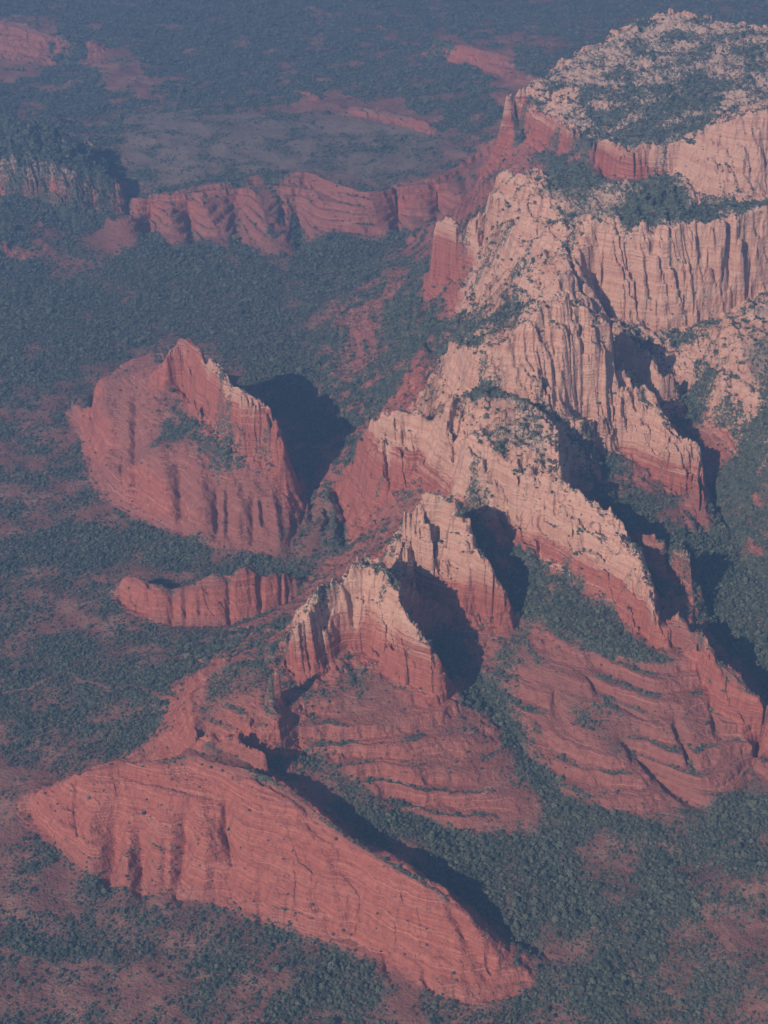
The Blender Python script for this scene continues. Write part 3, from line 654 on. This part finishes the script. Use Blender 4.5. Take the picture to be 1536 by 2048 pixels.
formation('sandstone_butte', 'second pale pointed butte with cracked left face, directly behind and right of the front butte', 'butte',
  [(700,1110,398,0,30),(735,1122,392,36,30),(790,1165,300),(830,1168,260),(870,1212,224),(930,1226,211),(970,1232,204),(1010,1268,176),(1010,1190,200,40,35),(980,1150,250,42,40),(935,1070,370,42,40),(910,1008,430,42,40),(860,985,455,20,50),(800,1030,450,-30,50),(740,1080,415,-50,50),(690,1095,395,-40,30)])
formation('sandstone_ridge', 'long pale ridge with layered red foot, running down right beside the tree-filled gap', 'rock ridge',
  [(900,1000,308),(950,1030,280),(1000,1066,262),(1040,1102,252),(1100,1142,238),(1150,1172,226),(1190,1198,218),(1225,1224,210),(1260,1254,203),(1288,1280,198),(1325,1308,186),(1330,1240,200,35,30),(1292,1165,290,40,32),(1270,1112,330,42,32),(1240,1065,370,42,32),(1215,1022,400,42,32),(1170,998,420,42,32),(1121,955,430,42,32),(1070,905,441),(1000,885,446),(920,880,441),(905,920,420)])
formation('sandstone_summit', 'broken pale summit with cliffed western spur, at the head of the long middle ridge', 'rock summit',
  [(905,920,420),(920,880,441),(1000,885,446),(1070,905,441),(1121,955,430,42,32),(1122,870,440,52,28),(1112,832,440,30,20),(1060,818,446),(1000,795,470),(940,782,470),(890,785,440),(860,840,330),(830,825,330,10,40),(800,820,320,10,40),(762,822,300,5,40),(705,880,190,-10,40),(690,945,130),(745,1015,138),(790,992,173),(850,950,240),(890,990,290)])
formation('rock_fin', 'small detached red fin standing out of the blue shadow right of the long middle ridge', 'rock fin',
  [(1268,1070,285),(1300,1104,240),(1338,1143,230),(1392,1171,220),(1400,1110,285,22,22),(1350,1080,300,22,24),(1310,1062,305,22,24),(1275,1058,300,10,22)])
formation('sandstone_ridge', 'banded ridge of cream over red whose blunt end throws a dark shadow to its right', 'rock ridge',
  [(1122,838,333),(1205,840,298),(1218,873,272),(1280,930,232),(1330,990,202),(1395,1012,178),(1404,1056,162),(1428,1090,145),(1436,1060,150,30,20),(1408,1000,200,40,25),(1395,893,330,45,28),(1342,864,360,45,28),(1302,786,380,40,25),(1245,730,400,30,20),(1215,648,470,20,20),(1160,600,540,10,10),(1118,585,570),(1070,700,500),(1070,818,440)])
formation('rock_fin', 'thin jagged fin ending in a rounded thumb of rock beside the banded ridge', 'rock fin',
  [(1235,690,385),(1270,775,325),(1305,800,302),(1345,808,288),(1362,750,320,30,25),(1322,752,360,28,24),(1290,715,390,28,24),(1250,660,420,26,22)])
formation('cracked_cliff', 'wall of pale rock split by long upright cracks above the summit with bushy benches', 'cliff',
  [(858,805,328),(900,795,400),(960,784,484),(1030,803,468),(1070,818,440),(1070,700,500),(1118,585,570),(1050,620,520),(1000,640,500),(950,690,480),(895,680,440)])
formation('sandstone_cliff', 'broad straight pink cliff with upright black cracks below the dark wooded dome', 'cliff',
  [(1140,590,450),(1180,626,398),(1260,655,380),(1340,667,366),(1420,655,373),(1480,614,403),(1540,574,438),(1700,560,440),(1700,405,655),(1500,420,650),(1420,440,652),(1340,452,655),(1250,460,655),(1185,480,640),(1130,520,600)])
formation('wooded_dome', 'rounded dark hilltop covered in trees above the straight pink cliff', 'hill',
  [(1232,442,658),(1340,452,656),(1445,420,655),(1440,400,665),(1380,375,705,20,60),(1320,342,735,20,60),(1260,362,706,10,40)])
formation('sandstone_peak', 'pale craggy peak with an upright red tower at its left foot and scrubby shoulder', 'rock peak',
  [(860,565,262),(905,572,278),(950,525,383),(1000,530,450),(1060,560,520),(1130,520,600),(1185,480,640),(1232,442,658),(1200,370,690,0,60),(1120,335,690,0,60),(1080,296,705,0,50),(1035,325,655,-10,50),(1000,342,610,-10,50),(975,398,540,-20,40),(935,440,450,-20,30),(880,438,445,-20,30)],
  parts=[('tower', [(860,565,262),(905,572,278),(935,550,322),(915,440,450,5,40),(870,438,445,-20,40)])])
formation('scrub_slope', 'bushy grey slope strewn with pale boulders and small red fins left of the cracked cliff', 'slope',
  [(860,565,262),(905,572,278),(950,525,383),(1060,560,520),(1118,585,570),(1050,620,520),(1000,640,500),(950,690,480),(895,680,440),(858,805,328),(800,780,165),(750,770,95),(700,775,50),(690,700,60),(700,600,60),(780,565,118)])
formation('mesa', 'broad flat topped mesa with red lower cliff and scrub covered top at the upper right', 'mesa',
  [(1000,245,400),(1050,275,405),(1100,300,418),(1190,340,433),(1240,362,443),(1300,356,458),(1350,346,468),(1400,394,448),(1490,406,448),(1620,390,448),(1900,365,448),(1900,20,700,0,60),(1560,40,700,0,60),(1450,38,690,0,60),(1350,14,705,0,60),(1270,34,680,-20,60),(1190,82,625,-40,60),(1130,110,600,-40,60),(1095,145,565,-40,60),(1040,175,540,-40,40),(1005,195,520,-30,20)])
formation('sandstone_butte', 'lone red butte on the left with jagged crest and long black shadow behind', 'butte',
  [(128,838,8),(178,885,8),(178,965,10),(195,1002,10),(290,1046,12),(400,1098,14),(500,1106,14),(548,1133,14),(584,1138,14),(592,1060,28),(580,985,60,20,10),(560,900,200,60,40),(555,845,280,60,40),(530,805,320,60,40),(480,775,340,60,40),(440,740,340,60,40),(400,697,335,60,40),(355,675,330,50,60),(300,700,215,-10,60),(250,720,190,-30,60),(190,760,165,-40,40),(140,790,60,-30,20)],
  parts=[('apron', [(110,850,8),(110,980,8),(200,1060,8),(400,1130,14),(560,1160,14),(600,1150,14),(600,1060,28),(572,990,92),(555,938,148),(520,920,168),(475,906,178),(430,876,193),(390,820,198),(350,776,206),(330,730,230),(300,690,215,-20,90),(190,750,165,-70,70)])])
formation('rock_ridge', 'low scalloped red rock wall among dark trees below the lone left butte', 'rock ridge',
  [(235,1200,11),(250,1225,11),(300,1250,9),(360,1260,7),(430,1262,7),(500,1248,9),(560,1225,13),(615,1200,17),(610,1165,25,15,25),(545,1138,45,15,28),(485,1127,60,15,28),(420,1142,60,15,28),(340,1176,45,15,28),(255,1145,45,10,28),(240,1160,30,-5,10)])
formation('escarpment', 'hazy red escarpment of rounded spurs below the pale grassy plateau', 'escarpment',
  [(190,480,25),(240,522,8),(330,508,12),(440,500,8),(545,528,6),(600,515,6),(700,495,14),(770,500,14),(860,455,30),(940,440,60),(970,410,110),(1010,330,185),(1040,285,215),(1012,258,243),(950,290,222),(870,352,198),(800,362,193),(735,380,190),(700,372,196),(620,340,201),(510,346,198),(450,362,186),(390,366,186),(330,378,172),(245,388,150)])
formation('rocky_hill', 'dark shaded hill with pale broken cliffs at the left edge of the photo', 'hill',
  [(-600,410,115),(30,400,115),(110,410,100),(140,428,86),(200,428,76),(245,436,50),(262,380,90),(235,330,130),(170,270,190),(130,255,255,30,60),(100,252,270,35,80),(40,232,305,35,90),(-100,228,310,35,90),(-600,225,300,35,90)])
formation('rock_pinnacle', 'squat pink rock stump with a thin shadow, below the dark hill at the left edge', 'rock pinnacle',
  [(-10,492,76),(30,492,74),(34,430,125,12,15),(8,428,130,5,18),(-8,440,100,-10,10)])
formation('terraced_slope', 'broad red terraced slope with scattered bushes, right of the lower wooded ravine', 'slope',
  [(1030,1320,168),(1100,1250,213),(1200,1290,208),(1290,1325,202),(1350,1305,196),(1430,1405,153),(1480,1475,118),(1540,1545,80),(1500,1600,65),(1420,1645,52),(1300,1655,45),(1220,1640,50),(1160,1590,64),(1100,1525,84),(1045,1470,108)])
formation('rock_ridge', 'narrow red ridge with two small towers at its upper end, at the lower right edge', 'rock ridge',
  [(1340,1305,196),(1398,1345,179),(1430,1405,153),(1480,1475,118),(1540,1545,78),(1620,1560,60),(1590,1440,110,35,30),(1500,1380,150,38,30),(1440,1325,190,38,30),(1400,1255,225,38,30),(1352,1217,240,35,28),(1340,1240,220)])
formation('rock_outcrop', 'pale blocky mass of rock by the right edge, below the straight pink cliff', 'rock outcrop',
  [(1425,700,395),(1440,765,368),(1540,782,388),(1700,790,400),(1700,610,485),(1500,608,475),(1440,640,440)])

fx, fy = (X[:-1, :-1] + X[1:, 1:]) / 2, (Y[:-1, :-1] + Y[1:, 1:]) / 2
wob = 6 * fbm(fx, fy, 50, 2, 120)
fx = fx + wob; fy = fy + wob
OWN = np.full(fx.shape, -1, np.int16)
for i, th in enumerate(THINGS): OWN[inside(th[3], fx, fy) & (OWN < 0)] = i
grid_mesh('terrain', OWN < 0, ATTR)['kind'] = 'structure'
fc = CREAM[:-1, :-1]
for i, (name, label, cat, poly, group, parts) in enumerate(THINGS):
    mine = OWN == i
    if not mine.any(): continue
    pm = []
    left_ = mine.copy()
    for pn, pp in parts:
        m_ = left_ & inside(pp, fx, fy)
        if m_.any(): pm.append((pn, m_)); left_ &= ~m_
    m_ = left_ & (fc > .5)
    if .04 < m_.sum() / mine.sum() < .9: pm.append(('cap_rock', m_)); left_ &= ~m_
    o = grid_mesh(name, left_, ATTR); o['label'] = label; o['category'] = cat
    if group: o['group'] = group
    for pn, m_ in pm: grid_mesh(pn, m_, ATTR).parent = o
print('mesh', round(time.time() - T00, 1))


# ------------------------------------------------------------------ trees
def tree_materials():
    f, t, b = mat('juniper_foliage'); N = t.nodes; L = t.links
    oi = N.new('ShaderNodeObjectInfo'); r = N.new('ShaderNodeValToRGB'); e = r.color_ramp.elements
    e[0].color = (.050, .070, .055, 1); e[1].color = (.19, .20, .14, 1); q = e.new(.45); q.color = (.095, .115, .09, 1)
    L.new(oi.outputs['Random'], r.inputs[0]); L.new(r.outputs[0], b.inputs['Base Color'])
    k, t2, b2 = mat('juniper_bark'); b2.inputs['Base Color'].default_value = (.16, .11, .08, 1)
    return f, k
M_LEAF, M_BARK = tree_materials()
def tree_mesh(seed, tall):
    """crown of many small leaf sprays round a few limbs; 1 unit = crown radius"""
    r = np.random.default_rng(seed); V = []; F = []; MI = []
    def tube(a, b, ra, rb):
        a = np.array(a, float); b = np.array(b, float); d = b - a; d /= np.linalg.norm(d)
        u = np.cross(d, [.3, .9, .1]); u /= np.linalg.norm(u); w_ = np.cross(d, u); n0 = len(V)
        for c, rr in ((a, ra), (b, rb)):
            for k in range(5): V.append(c + rr * (math.cos(k*1.2566) * u + math.sin(k*1.2566) * w_))
        for k in range(5): F.append((n0+k, n0+(k+1)%5, n0+5+(k+1)%5, n0+5+k)); MI.append(1)
    tube((0,0,-.6), (.05,.03,.55), .13, .09)
    ends = []
    for k in range(5):
        an = k * 1.26 + r.uniform(-.4, .4); q = (.55*math.cos(an), .55*math.sin(an), .55 + tall * r.uniform(.3, .8)); tube((.04,.02,.3 + .05*k), q, .07, .03); ends.append(q)
    ends.append((0, 0, .5 + tall * .9))
    for q in ends:
        c = np.array(q) * (.85, .85, 1); rad = r.uniform(.42, .62)
        for k in range(26):
            d = r.normal(size=3); d /= np.linalg.norm(d); p = c + d * rad * r.uniform(.55, 1.05) * (1, 1, .8)
            u = np.cross(d, r.normal(size=3)); u /= np.linalg.norm(u); w_ = np.cross(d, u); s_ = r.uniform(.14, .26); n0 = len(V)
            V.extend([p + u*s_, p - u*s_*.6 + w_*s_*.9, p - u*s_*.6 - w_*s_*.9, p + d*s_*1.0])
            F.extend([(n0,n0+1,n0+3),(n0+1,n0+2,n0+3),(n0+2,n0,n0+3)]); MI.extend([0,0,0])
    me = bpy.data.meshes.new('juniper_tree'); me.from_pydata([tuple(v) for v in V], [], F)
    me.materials.append(M_LEAF); me.materials.append(M_BARK); me.polygons.foreach_set('material_index', MI); me.update()
    return me
TM = [tree_mesh(11, .9), tree_mesh(12, .6), tree_mesh(13, 1.3), tree_mesh(14, .8)]
def ground(x, y):
    z, rock, mid, cream, led, bed = height(x, y)
    flat = np.ones(x.shape); m = mid > .05
    hx = height(x[m] + 2.5, y[m])[0] - z[m]; hy = height(x[m], y[m] + 2.5)[0] - z[m]
    flat[m] = sst(.60, .90, 1 / np.sqrt(1 + (hx / 2.5)**2 + (hy / 2.5)**2))
    return z, cover(x, y, rock, mid, cream, led, flat)
r_ = np.random.default_rng(5)
NCAND = 2700000
# candidates evenly over the ground in view, fewer and larger with distance
yc = 2050 + (10900 - 2050) * r_.random(NCAND)
keep = r_.random(NCAND) < np.clip(1.15 - (yc - 2050) / 7000, .10, 1); yc = yc[keep]
Dc = yc * .86 + 1500; xc = (r_.random(len(yc)) * .52 - .26) * Dc; keep = r_.random(len(yc)) < np.minimum(1, Dc / 8700); xc, yc, Dc = xc[keep], yc[keep], Dc[keep]
zc, vc = ground(xc, yc)
pb = sst(.22, .95, vc + .16 * r_.normal(size=len(vc)) * 0 + .16 * fbm(xc, yc, 22, 2, 150)) ** 1.25
keep = r_.random(len(vc)) < pb * .97 + .014
xc, yc, zc, vc = xc[keep], yc[keep], zc[keep], vc[keep]
sc = r_.lognormal(0, .42, len(xc)) * (1.6 + .6 * sst(.6, .95, vc)) * (1 + .00007 * np.maximum(0, yc - 3500))
rt = r_.random(len(xc)) * 6.283
print('trees', len(xc), round(time.time() - T00, 1))
# picture position, to find those that show largest
dx, dy_, dz_ = xc, yc, zc - CAM_H
depth = dy_ * cp - dz_ * sp; uu = 768 + FPX * dx / depth; vv = 1024 - FPX * (dy_ * sp + dz_ * cp) / depth
inview = (uu > 8) & (uu < 1528) & (vv > 8) & (vv < 2040)
size = np.where(inview, sc / depth, 0)
order = np.argsort(-size)[:300]
big = np.zeros(len(xc), bool); big[order] = True
def where(i):
    a, b = uu[i], vv[i]
    if vc[i] > .62: return 'large dark crowned juniper in the dense woods of the ravine floor near the front', 'large junipers of the ravine woods'
    if b > 1750: return 'large round juniper bush on open reddish ground near the bottom of the photo', 'large junipers on the open reddish ground'
    return 'large juniper rooted on a rock ledge or scrubby slope higher up', 'large junipers on the ledges and slopes'
protos = []
for n, i in enumerate(order):
    k = n % 4
    o = bpy.data.objects.new('juniper_tree', TM[k]); S.collection.objects.link(o)
    o.location = (xc[i], yc[i], zc[i] - .1); o.scale = (sc[i],) * 3; o.rotation_euler = (0, 0, rt[i])
    lb, gr = where(i); o['label'] = lb; o['category'] = 'tree'; o['group'] = gr
    if n < 4: protos.append(o)
rest = ~big
def woodland():
    me = bpy.data.meshes.new('woodland'); n = int(rest.sum())
    co = np.stack([xc[rest], yc[rest], zc[rest] - .15], 1).astype(np.float32)
    me.vertices.add(n); me.vertices.foreach_set('co', co.ravel())
    a = me.attributes.new('size', 'FLOAT', 'POINT'); a.data.foreach_set('value', sc[rest].astype(np.float32))
    a = me.attributes.new('turn', 'FLOAT', 'POINT'); a.data.foreach_set('value', rt[rest].astype(np.float32))
    a = me.attributes.new('kind', 'INT', 'POINT'); a.data.foreach_set('value', r_.integers(0, 4, n).astype(np.int32))
    o = bpy.data.objects.new('woodland', me); S.collection.objects.link(o); o['kind'] = 'stuff'
    ng = bpy.data.node_groups.new('woodland', 'GeometryNodeTree'); N = ng.nodes; L = ng.links
    ng.interface.new_socket('Geometry', in_out='INPUT', socket_type='NodeSocketGeometry'); ng.interface.new_socket('Geometry', in_out='OUTPUT', socket_type='NodeSocketGeometry')
    gi = N.new('NodeGroupInput'); go = N.new('NodeGroupOutput'); iop = N.new('GeometryNodeInstanceOnPoints'); jn = N.new('GeometryNodeJoinGeometry')
    for p in protos:
        oi = N.new('GeometryNodeObjectInfo'); oi.transform_space = 'ORIGINAL'; oi.inputs['Object'].default_value = p; oi.inputs['As Instance'].default_value = True
        L.new(oi.outputs['Geometry'], jn.inputs[0])
    def na(name, tp):
        q = N.new('GeometryNodeInputNamedAttribute'); q.data_type = tp; q.inputs[0].default_value = name; return q.outputs[0]
    L.new(gi.outputs[0], iop.inputs['Points']); L.new(jn.outputs[0], iop.inputs['Instance'])
    iop.inputs['Pick Instance'].default_value = True; L.new(na('kind', 'INT'), iop.inputs['Instance Index'])
    cx = N.new('ShaderNodeCombineXYZ'); L.new(na('turn', 'FLOAT'), cx.inputs[2])
    L.new(cx.outputs[0], iop.inputs['Rotation'])
    L.new(na('size', 'FLOAT'), iop.inputs['Scale']); L.new(iop.outputs[0], go.inputs[0])
    m = o.modifiers.new('trees', 'NODES'); m.node_group = ng
if not PREVIEW: woodland()
print('woodland', round(time.time() - T00, 1))

# ------------------------------------------------------------------ haze
def haze():
    me = bpy.data.meshes.new('haze'); a, b_, c0, c1 = -70000, 70000, -60, CAM_H + 80
    x0, x1, y0, y1 = X.min() - 50, X.max() + 50, Y.min() - 50, Y.max() + 50
    z0 = Z.min() - 1; z1 = CAM_H + 60
    v = [(x, y, z) for z in (z0, z1) for y in (y0, y1) for x in (x0, x1)]
    f = [(0,2,3,1),(4,5,7,6),(0,1,5,4),(2,6,7,3),(0,4,6,2),(1,3,7,5)]
    me.from_pydata(v, [], f); o = bpy.data.objects.new('haze', me); S.collection.objects.link(o); o['kind'] = 'stuff'
    m = bpy.data.materials.new('haze_air'); m.use_nodes = True; t = m.node_tree; t.nodes.clear()
    out = t.nodes.new('ShaderNodeOutputMaterial'); pv = t.nodes.new('ShaderNodeVolumePrincipled')
    pv.inputs['Color'].default_value = (*HAZE_COL, 1); pv.inputs['Density'].default_value = HAZE; pv.inputs['Anisotropy'].default_value = .2
    t.links.new(pv.outputs[0], out.inputs['Volume']); me.materials.append(m)
haze()
print('done', round(time.time() - T00, 1))
